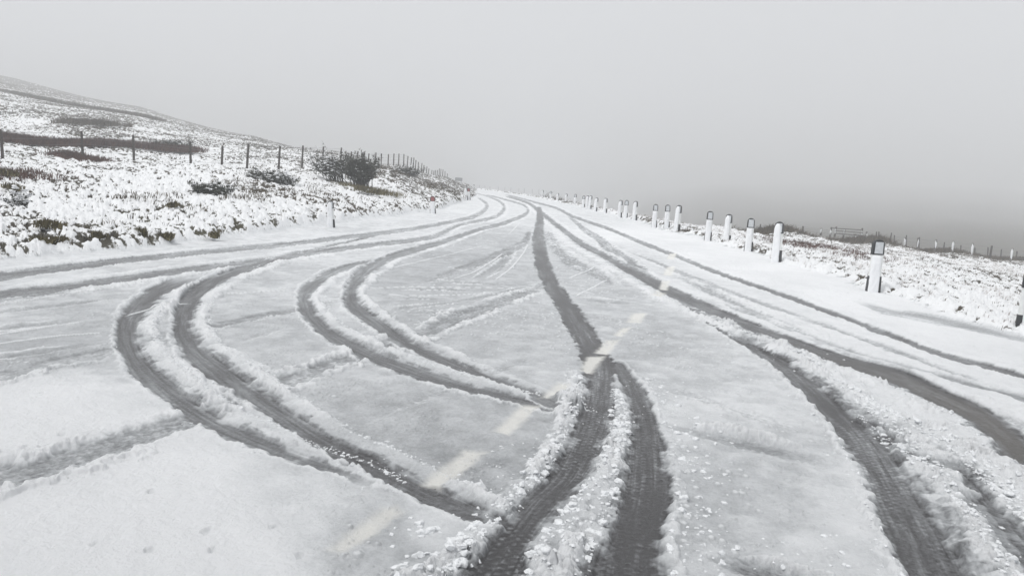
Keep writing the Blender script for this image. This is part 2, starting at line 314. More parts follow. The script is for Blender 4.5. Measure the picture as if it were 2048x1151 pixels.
for T in [TR[k] for k in ORDER]:
    i, g, ar, hw = T.query(rx, ry0, 0.5)
    if len(i) == 0: continue
    Ltot = T.arc[-1]; old = T.floor > .35
    fade = np.ones(len(i))
    if T.f0 > 0: fade *= ss(0, T.f0 * 1.6, ar + .3 * e1[i])
    if T.f1 > 0: fade *= ss(0, T.f1 * 1.6, Ltot - ar + .3 * e1[i])
    wob_ = (fbm(ar * 1.7 + T.floor * 31, ar * 0 + 7.7, 145, 3) - .5)
    ed = np.abs(g) - hw * (.94 + .40 * wob_) + 0.05 * e1[i] * (1 + T.rough * 24) * np.clip(hw / .1, .4, 1.2)
    m = ss(0.014 + .03 * old, -0.020 - .03 * old, ed) * fade
    big = fbm(ar * 1.1 + T.floor * 50, g * 5, 140, 4) - .5
    rough = T.rough * 17 * np.clip(n2[i] * .6 + n1[i] * .4 - .42, -.1, 1) * (.5 if old else 1)
    fl = T.floor + rough + .50 * np.clip(big, -.14, .5) + .22 * ss(6, 30, ry0[i]) * (T.floor < .35)
    strk = fbm(g / np.maximum(hw, .03) * 5.5 + 40 * T.floor, ar * 1.6, 149, 4, .65) - .5
    fl = fl + .55 * strk * ss(.05, .5, cov[i]) * (.6 if old else 1)
    spill = ss(.52, .68, fbm(rx[i] * 5, ry0[i] * 5, 147, 4)) * ss(1.3, .3, -ed / .05)      # slush slumped in from the edges
    fl = fl + .35 * spill * (not old)
    if T.tread > 0:
        arw = ar + .05 * (n1[i] - .5)
        pat = (np.sin(arw * 2 * math.pi / 0.055 + 2.5 * np.abs(g / hw)) * np.sign(np.sin(g * 2 * math.pi / .075)) > .1) & (np.abs(np.sin(g * 2 * math.pi / .075)) > .35)
        amt = T.tread * ss(.44, .58, fbm(rx[i] * 1.9, ry0[i] * 1.3, 120, 4, .6)) * ss(1, .75, np.abs(g / hw)) * ss(14, 9, ry0[i])
        fl = fl + .22 * pat * amt * (.2 + 1.3 * n2[i])
    base_h = .003 + .012 * np.clip(fl - .1, 0, .5)
    dirt[i] = dirt[i] * (1 - m)
    cov[i] = cov[i] * (1 - m) + fl * m
    hgt[i] = hgt[i] * (1 - m) + base_h * m
    for side_, spec in ((-1, T.L), (1, T.R)):
        if spec is None: continue
        wd_, hh, cr = spec[:3]
        lim = ss(spec[3] + .6, spec[3] - .6, ar + .8 * e1[i]) if len(spec) > 3 else 1.0
        wd_ = wd_ * np.clip(hw / .13, .35, 1.15) * (1 + .5 * wob_)
        k = (g * side_) > 0
        v = ed / wd_ + (0.28 * e1[i] + .34 * (lump[i] - .4)) * cr * .8
        gl = .30 + .70 * ss(.35, .6, fbm(ar * 2.2 + hh * 99, ar * 0 + side_ * 3.3, 130, 3))
        band_ = k * (ed > -.02) * fade * lim
        prof = ss(-.05, .72, v) * ss(1.45, .85, v) * band_
        rh = hh * gl * np.clip(hw / .1, .45, 1.2) * prof * (1 - .35 * cr + cr * .85 * lump[i] * lumpfar[i] * ss(.1, .8, v))
        if hh > .024:
            soft = np.minimum(1, fl + .10 + .95 * ss(-.1, .8, v)); inz = band_ * ss(1.05, .8, v)
            cov[i] = cov[i] * (1 - inz) + np.minimum(cov[i], soft) * inz
        up_ = band_ * ss(.1, .8, v) * ss(1.25, 1.0, v) * gl * min(1, hh / .025)
        cov[i] = cov[i] + np.clip(.97 - cov[i], 0, 1) * np.clip(up_ * 1.15, 0, 1)
        hgt[i] = hgt[i] + rh * (1 - m)
hgt += .0030 * (n2 - .5) + (.012 * (fbm(rx * 2.5, ry0 * 2.5, 150, 3) - .5) + .016 * (fbm(rx * 7, ry0 * 7, 155, 3) - .5) + .007 * (fbm(rx * 19, ry0 * 19, 156, 3) - .5)) * ss(.55, .95, cov)
# centre-line dashes, seen where the snow over them is thin
DASH = [[(650,1108),(690,1116),(806,1030),(790,1018),(762,1022)],[(844,971),(880,982),(975,908),(928,903)],[(986,866),(1018,875),(1081,813),(1046,811)],
        [(1085,796),(1118,798),(1140,776),(1115,768)],[(1160,745),(1184,748),(1210,712),(1174,714)],[(1190,706),(1219,710),(1240,681),(1210,683)],[(1226,674),(1245,676),(1262,657),(1242,658)],
        [(1251,647),(1281,649),(1293,628),(1266,628)],[(1303,598),(1323,600),(1331,586),(1309,586)],[(1318,579),(1334,581),(1340,565),(1323,565)],[(1325,552),(1343,553),(1350,535),(1334,534)],[(1333,520),(1348,521),(1353,508),(1339,507)]]
THIN = [[(244,636,3),(290,623,3),(330,612,3),(392,608,3)],[(770,541,2),(880,515,2),(966,493,2)],[(-60,682,3),(0,673,3),(90,660,3),(185,645,3)],[(740,578,2),(900,577,2),(1050,579,2)],
        [(745,591,2),(850,594,2),(1000,589,2),(1060,583,2)],[(700,470,1),(760,462,1),(830,455,1)],[(905,560,2),(950,545,2),(985,523,2),(1005,508,2)],[(990,562,2),(1020,540,2),(1045,510,2),(1056,490,2)],
        [(1135,560,2),(1170,545,2),(1190,535,2)],[(1150,596,2),(1185,578,2),(1215,560,2)],[(-60,700,3),(0,692,3),(120,676,3),(228,668,3)],[(430,592,2),(500,588,2),(590,584,2)],[(1020,468,1),(1035,452,1),(1050,440,1)]]
PAINT = np.zeros(len(road)); wob = .03 * e1
for poly in DASH:
    q = np.array([flat(*p) for p in poly]); cen = q.mean(0)
    ext = np.abs(q - cen).max() + .2
    i = np.nonzero((np.abs(rx - cen[0]) < ext) & (np.abs(ry0 - cen[1]) < ext))[0]
    d = np.full(len(i), 1e9); n_ = len(q)
    ar_ = sum(q[k][0] * q[(k + 1) % n_][1] - q[(k + 1) % n_][0] * q[k][1] for k in range(n_))
    for k in range(n_):
        p0 = q[k]; p1 = q[(k + 1) % n_]; dd = p1 - p0; l = np.linalg.norm(dd)
        s_ = ((rx[i] - p0[0]) * -dd[1] + (ry0[i] - p0[1]) * dd[0]) / l * (1 if ar_ > 0 else -1)
        d = np.minimum(d, s_)
    PAINT[i] = np.maximum(PAINT[i], ss(-.035, .045, d + wob[i]))
PAINT = PAINT * (.84 + .16 * ss(.40, .56, fbm(rx * 6, ry0 * 6, 171, 4, .6)))
PAINT = np.clip(PAINT - .45 * bits, 0, 1); hgt -= .006 * PAINT
hgt = hgt * (1 - .35 * PAINT)
for pl in THIN:
    T = Track(pl); i, g, ar, hw = T.query(rx, ry0, .15)
    v = np.abs(g) / (.022 + .03 * (n1[i] - .3)) ; k = ss(1.2, .3, v) * ss(0, .15, ar) * ss(0, .15, T.arc[-1] - ar)
    cov[i] = np.maximum(cov[i], .95 * k); hgt[i] = hgt[i] + .014 * k
# verge blending
vg = VEG[road]
COV = np.ones(len(X)); COV[road] = np.clip(cov, 0, 1) * (1 - vg) + vg
PT = np.zeros(len(X)); PT[road] = PAINT * (1 - vg)
WET = np.zeros(len(X))
Z[road] += hgt * (1 - vg) + .03 * vg
# tussocks under snow
vi = np.nonzero(VEG > 0.001)[0]
vx, vy = X[vi], Y[vi]; vv = VEG[vi]
wl = fbm(vx * .8, vy * .8, 200, 3) - .5
left = (SL[vi] > 0) & (SL[vi] < 50) & (vx < 0)
ux = np.where(left, (vx - vy) * .5, vx); uy = np.where(left, (vx + vy) * .95, vy)
a1, i1 = worley(ux * 2.4 + wl, uy * 2.4 + wl, 210)
a2, i2 = worley(ux * 6 - wl, uy * 6, 220)
a3, i3 = worley(ux * 13, uy * 13, 230)
bigf = ss(22, 60, vy)
a4, i4 = worley(vx * .9 + wl, vy * .55 + wl, 240)
l1 = np.sqrt(np.clip(1 - (a1 / .72) ** 2, 0, 1)) * (.35 + .65 * i1)
l2 = np.sqrt(np.clip(1 - (a2 / .7) ** 2, 0, 1)) * (.3 + .7 * i2)
l3 = np.sqrt(np.clip(1 - (a3 / .7) ** 2, 0, 1)) * (.3 + .7 * i3)
l4 = np.sqrt(np.clip(1 - (a4 / .72) ** 2, 0, 1)) * (.3 + .7 * i4)
ruf = np.where(left, 1.0, 1.05)
bumps = (0.14 * l1 + .10 * l2 + .04 * l3) * (1 - .4 * bigf) + .14 * l4 * bigf - (.12 + .14 * bigf) * np.where(np.maximum(SL[vi], SR[vi]) > .12, 1, 0)
Z[vi] += vv * ruf * bumps * ss(0, .7, np.clip(vv, 0, 1)) + vv * (.25 - .12 * bigf) * wl * ss(0, .3, np.maximum(SL[vi], SR[vi]))
low = 1 - np.clip((0.4 * l1 + .55 * l2 + .12 * l3) * 1.3, 0, 1)
patch = fbm(vx * .35, vy * .22, 260, 4) - .5
sm = np.where(left, .50, .50) - .0 + 0 * vx
bare = ss(sm - .10, sm + .12, low + .75 * patch + .35 * (fbm(vx * 7, vy * 7, 270, 3) - .5) + .12 * bigf + .30 * ss(95, 190, vy) * left)
farm = ss(62, 85, vy) * (vx > 0) * (vx / vy > .08)
bare = np.maximum(bare * vv, farm * (.75))
COV[vi] = np.where(vv > .02, np.minimum(COV[vi], 1 - .95 * bare - .9 * farm), COV[vi])
WET[vi] = bare
HUE = np.zeros(len(X)); HUE[vi] = fbm(vx * .25, vy * .2, 280, 3)

# ---------------------------------------------------------------- materials
def mat(name, col, rough=.8, bump=None, var=0.0, spec=.5, scale=8):
    m = bpy.data.materials.new(name); m.use_nodes = True; t = m.node_tree; b = t.nodes['Principled BSDF']
    b.inputs['Base Color'].default_value = (*col, 1); b.inputs['Roughness'].default_value = rough; b.inputs['Specular IOR Level'].default_value = spec
    if var or bump:
        c = t.nodes.new('ShaderNodeTexCoord'); n = t.nodes.new('ShaderNodeTexNoise'); n.inputs['Scale'].default_value = scale; n.inputs['Detail'].default_value = 6
        t.links.new(c.outputs['Object'], n.inputs[0])
        if var:
            rmp = t.nodes.new('ShaderNodeValToRGB'); rmp.color_ramp.elements[0].position = .35; rmp.color_ramp.elements[1].position = .65
            rmp.color_ramp.elements[0].color = (*[v * (1 - var) for v in col], 1); rmp.color_ramp.elements[1].color = (*[min(1, v * (1 + var)) for v in col], 1)
            t.links.new(n.outputs[0], rmp.inputs[0]); t.links.new(rmp.outputs[0], b.inputs['Base Color'])
        if bump:
            bb = t.nodes.new('ShaderNodeBump'); bb.inputs['Strength'].default_value = bump; bb.inputs['Distance'].default_value = .02
            t.links.new(n.outputs[0], bb.inputs['Height']); t.links.new(bb.outputs[0], b.inputs['Normal'])
    return m
def attr(t, n): 
    a = t.nodes.new('ShaderNodeAttribute'); a.attribute_name = n; return a
def math_(t, op, a, b, clamp=False):
    n = t.nodes.new('ShaderNodeMath'); n.operation = op; n.use_clamp = clamp
    for k, v in enumerate((a, b)):
        if isinstance(v, (int, float)): n.inputs[k].default_value = v
        else: t.links.new(v, n.inputs[k])
    return n.outputs[0]
def mixc(t, f, a, b):
    n = t.nodes.new('ShaderNodeMixRGB')
    if isinstance(f, (int, float)): n.inputs[0].default_value = f
    else: t.links.new(f, n.inputs[0])
    for k, v in ((1, a), (2, b)):
        if isinstance(v, tuple): n.inputs[k].default_value = (*v, 1)
        else: t.links.new(v, n.inputs[k])
    return n.outputs[0]
def nz(t, co, scale, detail=5, rough=.6, mapscale=None):
    n = t.nodes.new('ShaderNodeTexNoise'); n.inputs['Scale'].default_value = scale; n.inputs['Detail'].default_value = detail; n.inputs['Roughness'].default_value = rough
    if mapscale:
        mp = t.nodes.new('ShaderNodeMapping'); mp.inputs['Scale'].default_value = mapscale; t.links.new(co, mp.inputs[0]); co = mp.outputs[0]
    t.links.new(co, n.inputs[0]); return n.outputs[0]
def road_mat():
    m = bpy.data.materials.new('snowy_road'); m.use_nodes = True; t = m.node_tree; b = t.nodes['Principled BSDF']
    co = t.nodes.new('ShaderNodeTexCoord').outputs['Object']
    nf = nz(t, co, 42, 7, .75); ng = nz(t, co, 220, 3, .7); nm = nz(t, co, 7, 5, .6)
    c = attr(t, 'cover').outputs['Fac']
    c = math_(t, 'ADD', c, math_(t, 'MULTIPLY', math_(t, 'SUBTRACT', nf, .5), math_(t, 'MULTIPLY', math_(t, 'SUBTRACT', 1.12, c), .85)), True)
    rp = t.nodes.new('ShaderNodeValToRGB'); t.links.new(c, rp.inputs[0]); cr = rp.color_ramp
    cr.elements[0].position = 0; cr.elements[0].color = (.075, .074, .076, 1)
    cr.elements[1].position = 1; cr.elements[1].color = (.86, .87, .885, 1)
    for p, v in ((.12, (.115, .115, .119)), (.3, (.215, .22, .227)), (.5, (.36, .372, .385)), (.7, (.56, .575, .59)), (.85, (.73, .745, .76))):
        e = cr.elements.new(p); e.color = (*v, 1)
    # grit in the bare wheel tracks
    grit = math_(t, 'MULTIPLY', math_(t, 'SUBTRACT', ng, .5), .55)
    col = mixc(t, attr(t, 'dirt').outputs['Fac'], rp.outputs[0], (.10, .085, .065))
    pf = math_(t, 'MULTIPLY', attr(t, 'paint').outputs['Fac'], math_(t, 'SUBTRACT', 1.25, math_(t, 'MULTIPLY', c, .45)), True)
    pf = math_(t, 'MULTIPLY', pf, .9, True)
    col = mixc(t, pf, col, (.84, .83, .79))
    hsv = t.nodes.new('ShaderNodeHueSaturation'); t.links.new(col, hsv.inputs['Color'])
    t.links.new(math_(t, 'ADD', 1.0, math_(t, 'MULTIPLY', grit, math_(t, 'SUBTRACT', 1.0, c))), hsv.inputs['Value'])
    t.links.new(hsv.outputs[0], b.inputs['Base Color'])
    t.links.new(math_(t, 'ADD', .30, math_(t, 'MULTIPLY', c, .5)), b.inputs['Roughness'])
    b.inputs['Specular IOR Level'].default_value = .35
    bp = t.nodes.new('ShaderNodeBump'); bp.inputs['Strength'].default_value = 1.0; bp.inputs['Distance'].default_value = .018
    t.links.new(math_(t, 'ADD', math_(t, 'MULTIPLY', nf, 1.0), math_(t, 'MULTIPLY', ng, .35)), bp.inputs['Height'])
    t.links.new(bp.outputs[0], b.inputs['Normal'])
    return m
def moor_mat():
    m = bpy.data.materials.new('snowy_moor'); m.use_nodes = True; t = m.node_tree; b = t.nodes['Principled BSDF']
    co = t.nodes.new('ShaderNodeTexCoord').outputs['Object']
    nf = nz(t, co, 13, 6, .75, (1, .8, 1)); nb = nz(t, co, 30, 5, .7); nl = nz(t, co, .5, 4, .6)
    c = attr(t, 'cover').outputs['Fac']
    c = math_(t, 'ADD', c, math_(t, 'MULTIPLY', math_(t, 'SUBTRACT', nf, .54), 2.1), False)
    rp = t.nodes.new('ShaderNodeValToRGB'); t.links.new(c, rp.inputs[0]); cr = rp.color_ramp
    cr.elements[0].position = .36; cr.elements[0].color = (0, 0, 0, 1); cr.elements[1].position = .62; cr.elements[1].color = (1, 1, 1, 1)
    hue = attr(t, 'hue').outputs['Fac']
    rp2 = t.nodes.new('ShaderNodeValToRGB'); t.links.new(hue, rp2.inputs[0]); cr = rp2.color_ramp
    cr.elements[0].position = .3; cr.elements[0].color = (.055, .055, .035, 1); cr.elements[1].position = .7; cr.elements[1].color = (.075, .060, .050, 1)
    e = cr.elements.new(.5); e.color = (.045, .042, .040, 1)
    veg = mixc(t, nb, rp2.outputs[0], (.11, .10, .075))
    snow = mixc(t, nb, (.80, .815, .83), (.88, .885, .895))
    t.links.new(mixc(t, rp.outputs[0], veg, snow), b.inputs['Base Color'])
    b.inputs['Roughness'].default_value = .85; b.inputs['Specular IOR Level'].default_value = .2
    bp = t.nodes.new('ShaderNodeBump'); bp.inputs['Strength'].default_value = .6; bp.inputs['Distance'].default_value = .04
    t.links.new(nb, bp.inputs['Height']); t.links.new(bp.outputs[0], b.inputs['Normal'])
    return m
M_ROAD = road_mat(); M_MOOR = moor_mat()
M_SNOW = mat('snow', (.86, .87, .885), .7, .5, 0, .3, 40)
M_CLOD = mat('wet_snow', (.76, .775, .79), .75, .7, .06, .3, 60)
M_WHITE = mat('white_plastic', (.78, .79, .78), .55, .2, .05, .4, 12)
M_BLACK = mat('black_plastic', (.035, .037, .04), .55, .2, .2, .4, 12)
M_REFL = mat('reflector', (.55, .57, .59), .35, 0, .08, .5, 20)
M_RED = mat('red_reflector', (.30, .10, .10), .4, 0, .1, .5, 20)
M_WOOD = mat('weathered_wood', (.055, .047, .042), .9, .6, .35, .2, 25)
M_GREYWOOD = mat('grey_wood', (.12, .11, .10), .9, .6, .3, .2, 25)
M_WIRE = mat('galvanised_wire', (.16, .165, .17), .6)
M_SIGN = mat('sign_metal', (.16, .17, .18), .6, 0, .1)
M_TWIG = mat('dark_twigs', (.045, .040, .034), .9, 0, .3)

# ---------------------------------------------------------------- mesh helpers
def npmesh(name, V, Fc, material, k=4, attrs=None, smooth=True, uvcol=None):
    me = bpy.data.meshes.new(name)
    me.vertices.add(len(V)); me.vertices.foreach_set('co', np.ascontiguousarray(V, np.float32).ravel())
    Fc = np.ascontiguousarray(Fc, np.int32); n = len(Fc)
    me.loops.add(n * k); me.loops.foreach_set('vertex_index', Fc.ravel())
    me.polygons.add(n); me.polygons.foreach_set('loop_start', np.arange(0, n * k, k, dtype=np.int32))
    try: me.polygons.foreach_set('loop_total', np.full(n, k, np.int32))
    except Exception: pass
    me.update(calc_edges=True)
    me.polygons.foreach_set('use_smooth', np.full(n, smooth))
    for an, av in (attrs or {}).items():
        a_ = me.attributes.new(an, 'FLOAT', 'POINT'); a_.data.foreach_set('value', np.ascontiguousarray(av, np.float32))
    me.materials.append(material); me.validate()
    return me
def link(name, me, parent=None):
    o = bpy.data.objects.new(name, me); COL.objects.link(o)
    if parent: o.parent = parent
    return o
def tag(o, label=None, cat=None, group=None, kind=None):
    if label: o['label'] = label
    if cat: o['category'] = cat
    if group: o['group'] = group
    if kind: o['kind'] = kind
    return o
def empty(name, loc, rz=0.0):
    o = bpy.data.objects.new(name, None); COL.objects.link(o); o.empty_display_size = .2
    o.location = loc; o.rotation_euler = (0, 0, rz); return o

# ---------------------------------------------------------------- ground meshes
V = np.stack([X, Y, Z], 1)
gi = np.arange(nr * nc).reshape(nr, nc)
Fa = np.stack([gi[:-1, :-1], gi[:-1, 1:], gi[1:, 1:], gi[1:, :-1]], -1).reshape(-1, 4)
side = np.where((VEG > .5) & (vegL >= vegR), 1, np.where(VEG > .5, 2, 0))
fs = side[Fa].max(1)
brn = np.zeros(len(X))
# sandy brown meltwater staining in the outer right wheel track
ti, tg, ta, th = TR[2].query(X[road], Y[road], .1)
brn[road[ti]] = .5 * ss(1.1, .3, np.abs(tg) / th) * ss(10, 4.5, Y[road[ti]])* (X[road[ti]] > 0)
ATT = {'cover': COV, 'paint': PT, 'dirt': brn, 'hue': HUE}
for k, (nm, m_, cat) in enumerate((('road', M_ROAD, 'road'), ('hillside', M_MOOR, 'hill'), ('moorland', M_MOOR, 'ground'))):
    f = Fa[fs == k]; used = np.unique(f); mp = np.full(len(X), -1, np.int64); mp[used] = np.arange(len(used))
    me = npmesh(nm, V[used], mp[f], m_, 4, {a_: v_[used] for a_, v_ in ATT.items()})
    o = link(nm, me)
    tag(o, {'road': 'snow covered road crossed by curving wheel tracks', 'hillside': 'snowy tussock hillside rising left of the road', 'moorland': 'snowy rough moorland falling away right of the road'}[nm], cat, kind='structure')

# ---------------------------------------------------------------- snow clods
def ico(sub):
    import bmesh
    bm = bmesh.new(); bmesh.ops.create_icosphere(bm, subdivisions=sub, radius=1)
    bm.verts.ensure_lookup_table(); v = np.array([list(q.co) for q in bm.verts]); f = np.array([[q.index for q in p.verts] for p in bm.faces]); bm.free()
    return v, f
IV, IF = ico(2)
IV, IF = ico(3)
protos = []
for k in range(18):
    rg_ = np.random.default_rng(900 + k); d = IV.copy()
    for _ in range(9):          # crumbled faces: the lump is cut by random planes
        nn = rg_.normal(0, 1, 3); nn /= np.linalg.norm(nn); c_ = rg_.uniform(.45, .85)
        q = d @ nn; d = d - np.maximum(q - c_, 0)[:, None] * nn * .9
    d = d * (1 + .22 * (noise(IV[:, 0] * 2.3 + k * 7, IV[:, 1] * 2.3 + IV[:, 2] * 2.1, k) - .5)[:, None] * 2 + .10 * (noise(IV[:, 0] * 6 + k * 7, IV[:, 1] * 6 - IV[:, 2] * 5, k + 50) - .5)[:, None] * 2)
    protos.append(d * np.array([1.15, rg_.uniform(.7, 1), rg_.uniform(.45, .75)]))
def zat(x, y):   # actual ground surface (with snow) by looking up the grid
    r_ = np.clip(np.searchsorted(Yr, y), 1, nr - 1); r_ = np.where(np.abs(Yr[r_ - 1] - y) < np.abs(Yr[r_] - y), r_ - 1, r_)
    t = x / y; c_ = np.clip(np.searchsorted(tcols, t), 0, nc - 1)
    return Z[r_ * nc + c_]
def scatter(name, pts, sizes, material, label, cat, seed):
    rg = np.random.default_rng(seed); Vs = []; Fs = []; nv = 0
    for (x, y), s in zip(pts, sizes):
        p = protos[rg.integers(18)]; a_ = rg.uniform(0, 6.28); ca, sa = math.cos(a_), math.sin(a_)
        q = np.stack([p[:, 0] * ca - p[:, 1] * sa, p[:, 0] * sa + p[:, 1] * ca, p[:, 2] * rg.uniform(.7, 1.25)], 1) * s
        z = float(zat(np.array([x]), np.array([y]))[0])
        q += np.array([x, y, z - s * .06]); Vs.append(q); Fs.append(IF + nv); nv += len(q)
    o = link(name, npmesh(name, np.vstack(Vs), np.vstack(Fs), material, 3)); tag(o, label, cat, kind='stuff'); return o
pts = []; siz = []
def along(T, side, n, spread, s0, s1, a0=0, a1=1, off=0.02):
    for _ in range(n):
        q = rng.uniform(a0, a1) * T.arc[-1]; i = min(np.searchsorted(T.arc, q), len(T.arc) - 1); i = max(i, 1)
        u = (q - T.arc[i - 1]) / (T.arc[i] - T.arc[i - 1] + 1e-9); p = T.c[i - 1] * (1 - u) + T.c[i] * u
        d = T.c[i] - T.c[i - 1]; d /= np.linalg.norm(d) + 1e-9; nrm = np.array([d[1], -d[0]]) * side
        h = T.h[i]; p = p + nrm * (h + off + abs(rng.normal(0, spread)))
        if p[1] < 2.2: continue
        pts.append(p); siz.append(.8 * s0 * (s1 / s0) ** (rng.random() ** 2.6))
A_, B_, C1, C2, C3 = TR[:5]
along(A_, -1, 620, .06, .008, .04, 0, .085); along(A_, -1, 160, .16, .008, .03, 0, .5); along(A_, -1, 160, .05, .008, .022, .3, .8)
along(A_, 1, 360, .05, .008, .045, 0, .06, .02); along(A_, 1, 200, .1, .008, .022, .3, .8)
along(B_, -1, 340, .05, .008, .04, 0, .8); along(B_, 1, 260, .16, .008, .04, .05, .9)
along(C1, -1, 1000, .10, .007, .03, 0, .3); along(C1, 1, 150, .08, .008, .02, 0, .4)
along(C2, 1, 900, .08, .007, .032, .0, .6, .12); along(C2, -1, 260, .06, .008, .025, 0, .9, 0)
along(C3, 1, 900, .10, .008, .034, 0, 1); along(C3, -1, 160, .04, .010, .035, 0, .8)
for T in TR[7:11]:
    along(T, 1, 900, .035, .006, .020, 0, .7, .12); along(T, -1, 140, .03, .006, .016, 0, .8, .0)
along(TR[12], 1, 160, .08, .015, .05, 0, .35, .03)
def box_scatter(x0, y0, x1, y1, n, s0, s1):
    for _ in range(n):
        pts.append(flat(rng.uniform(x0, x1), rng.uniform(y0, y1))); siz.append(s0 * (s1 / s0) ** (rng.random() ** 2.5))
box_scatter(780, 1040, 960, 1150, 40, .012, .045); box_scatter(1360, 860, 1460, 1080, 40, .008, .030); box_scatter(1240, 640, 1600, 840, 110, .006, .012)
box_scatter(900, 640, 1150, 760, 60, .005, .010); box_scatter(1130, 470, 1330, 600, 120, .006, .015); box_scatter(1450, 640, 1700, 800, 60, .008, .016)
box_scatter(1380, 1080, 1700, 1150, 24, .008, .025); box_scatter(980, 880, 1080, 960, 14, .01, .018)
scatter('snow_clods', pts, siz, M_CLOD, 'loose lumps of snow crumbled along the wheel tracks', 'snow', 3)

# ---------------------------------------------------------------- vegetation
def blade_mat(name, c1, c2, c3):
    m = bpy.data.materials.new(name); m.use_nodes = True; t = m.node_tree; b = t.nodes['Principled BSDF']
    rp = t.nodes.new('ShaderNodeValToRGB'); t.links.new(attr(t, 'tone').outputs['Fac'], rp.inputs[0])
    cr = rp.color_ramp; cr.elements[0].color = (*c1, 1); cr.elements[1].color = (*c3, 1); e = cr.elements.new(.5); e.color = (*c2, 1)
    t.links.new(rp.outputs[0], b.inputs['Base Color']); b.inputs['Roughness'].default_value = .85; b.inputs['Specular IOR Level'].default_value = .2
    return m
M_HEATH = blade_mat('heath_blades', (.034, .029, .020), (.072, .055, .036), (.14, .112, .070))
M_BUSH = blade_mat('gorse_foliage', (.014, .018, .012), (.028, .034, .022), (.055, .058, .040))
M_BRACK = blade_mat('rust_bracken', (.05, .028, .024), (.09, .042, .035), (.13, .072, .05))
M_GREEN = blade_mat('olive_grass', (.08, .070, .035), (.16, .135, .065), (.24, .21, .12))
M_FROST = blade_mat('frosted_grass', (.40, .36, .34), (.66, .64, .63), (.84, .84, .85))
def blades(name, P, hgt_, nb, lean, width, material, parent=None, seed=1, spread=.08, curl=.4):
    """P: (n,3) tuft feet; every tuft is nb bent two-segment blades"""
    rg = np.random.default_rng(seed); n = len(P)
    P = np.repeat(P, nb, 0); hh = np.repeat(hgt_, nb) * rg.uniform(.5, 1.15, n * nb); N_ = len(P)
    a_ = rg.uniform(0, 2 * np.pi, N_); off = rg.normal(0, spread, (N_, 2)) * 1.0
    b0 = P.copy(); b0[:, :2] += off * np.minimum(1, hh / .2)[:, None]; b0[:, 2] -= .03
    out = np.stack([np.cos(a_), np.sin(a_)], 1) * rg.uniform(.1, .7, N_)[:, None] + np.array(lean)
    mid_ = b0.copy(); mid_[:, :2] += out * (hh * .35)[:, None]; mid_[:, 2] += hh * .62
    tip = b0.copy(); tip[:, :2] += out * (hh * (.8 + curl))[:, None]; tip[:, 2] += hh * rg.uniform(.7, 1.0, N_)
    wv = np.stack([-np.sin(a_ + 1), np.cos(a_ + 1), a_ * 0], 1) * (width * rg.uniform(.6, 1.4, N_))[:, None]
    Vv = np.stack([b0 - wv, b0 + wv, mid_ + wv * .8, mid_ - wv * .8, tip], 1).reshape(-1, 3)
    i = np.arange(N_)[:, None] * 5
    F3 = np.concatenate([i + [0, 1, 2], i + [0, 2, 3], i + [3, 2, 4]], 0)
    tone = np.repeat(rg.random(N_), 5)
    return link(name, npmesh(name, Vv, F3, material, 3, {'tone': tone}, smooth=False), parent)
def pick(n, cond, seed, ymax=130):
    rg = np.random.default_rng(seed)
    w_ = cond * np.where(Y < ymax, 1, 0)
    c = np.cumsum(w_); k = np.searchsorted(c, rg.random(n) * c[-1]); k = np.minimum(k, len(X) - 1)
    return np.stack([X[k], Y[k], Z[k]], 1) + np.concatenate([rg.normal(0, .05, (n, 2)), np.zeros((n, 1))], 1), Y[k]
isL = (vegL > .6) & (vegL >= vegR); isR = (vegR > .6) & (vegR > vegL)
inv = TT.ravel(); inview = (np.abs(inv) < .9)
dens = (YY * np.gradient(Yr)[:, None] * np.gradient(tcols)[None, :]).ravel() / YY.ravel() ** .8
P, yy = pick(60000, isL * inview * (ss(.25, .8, WET) + .03) * dens, 11)
o = blades('heather', P, np.clip(.07 + .0016 * yy, .07, .2) * np.random.default_rng(5).uniform(.6, 1.3, len(P)), 5, (.25, -.2), .006 + 0.0, M_HEATH, seed=2)
tag(o, 'dark heather and grass poking through snow on the left hillside', 'heather', kind='stuff')
P, yy = pick(26000, isR * inview * (YY.ravel() < 62) * (ss(.2, .9, WET) + .02) * dens, 12)
o = blades('moor_grass', P, np.clip(.07 + .002 * yy, .08, .17), 4, (.3, 0), .006, M_HEATH, seed=3)
tag(o, 'thin brown stalks poking through snow right of the road', 'grass', kind='stuff')
P, yy = pick(9000, isR * inview * (YY.ravel() < 62) * dens * ss(.45, .65, fbm(X * .5, Y * .4, 301, 3)), 13)
o = blades('frosted_grass', P, np.clip(.06 + .0022 * yy, .07, .17), 5, (.35, 0), .007, M_FROST, seed=4)
tag(o, 'snow laden pinkish grass on the rough ground right of the road', 'grass', kind='stuff')
def band(name, pxs, n, hh, material, label, cat, spread_y, seed, nb=7, width=.008, kind='stuff'):
    """tufts along a strip traced on the hillside: (px, py, distance)"""
    rg = np.random.default_rng(seed); K = np.array([at(*p) for p in pxs]); u = rg.uniform(0, len(K) - 1, n)
    x = np.interp(u, range(len(K)), K[:, 0]); y = np.interp(u, range(len(K)), K[:, 1]) + rg.normal(0, spread_y, n)
    x = x + rg.normal(0, spread_y * .5, n)
    if spread_y > 2: kk = fbm(x * 1.1, y * .6, 88, 3) > .52; x, y = x[kk], y[kk]; n = len(x)
    z, sl_, sr_ = base(x, y); kk = (sl_ > .03) | (sr_ > .12); x, y, z = x[kk], y[kk], z[kk]; n = len(x); Pp = np.stack([x, y, z + .05], 1)
    o = blades(name, Pp, hh * rg.uniform(.6, 1.2, n), nb, (.15, -.1), width, material, seed=seed, spread=.15)
    return tag(o, label, cat, kind=kind)
band('bracken', [(-60, 281, 37), (30, 280, 38), (120, 284, 38), (200, 284, 42), (300, 288, 45), (390, 297, 46)], 3000, .42, M_BRACK, 'strip of rust brown bracken across the hillside behind the fence', 'bracken', .6, 31, width=.013)
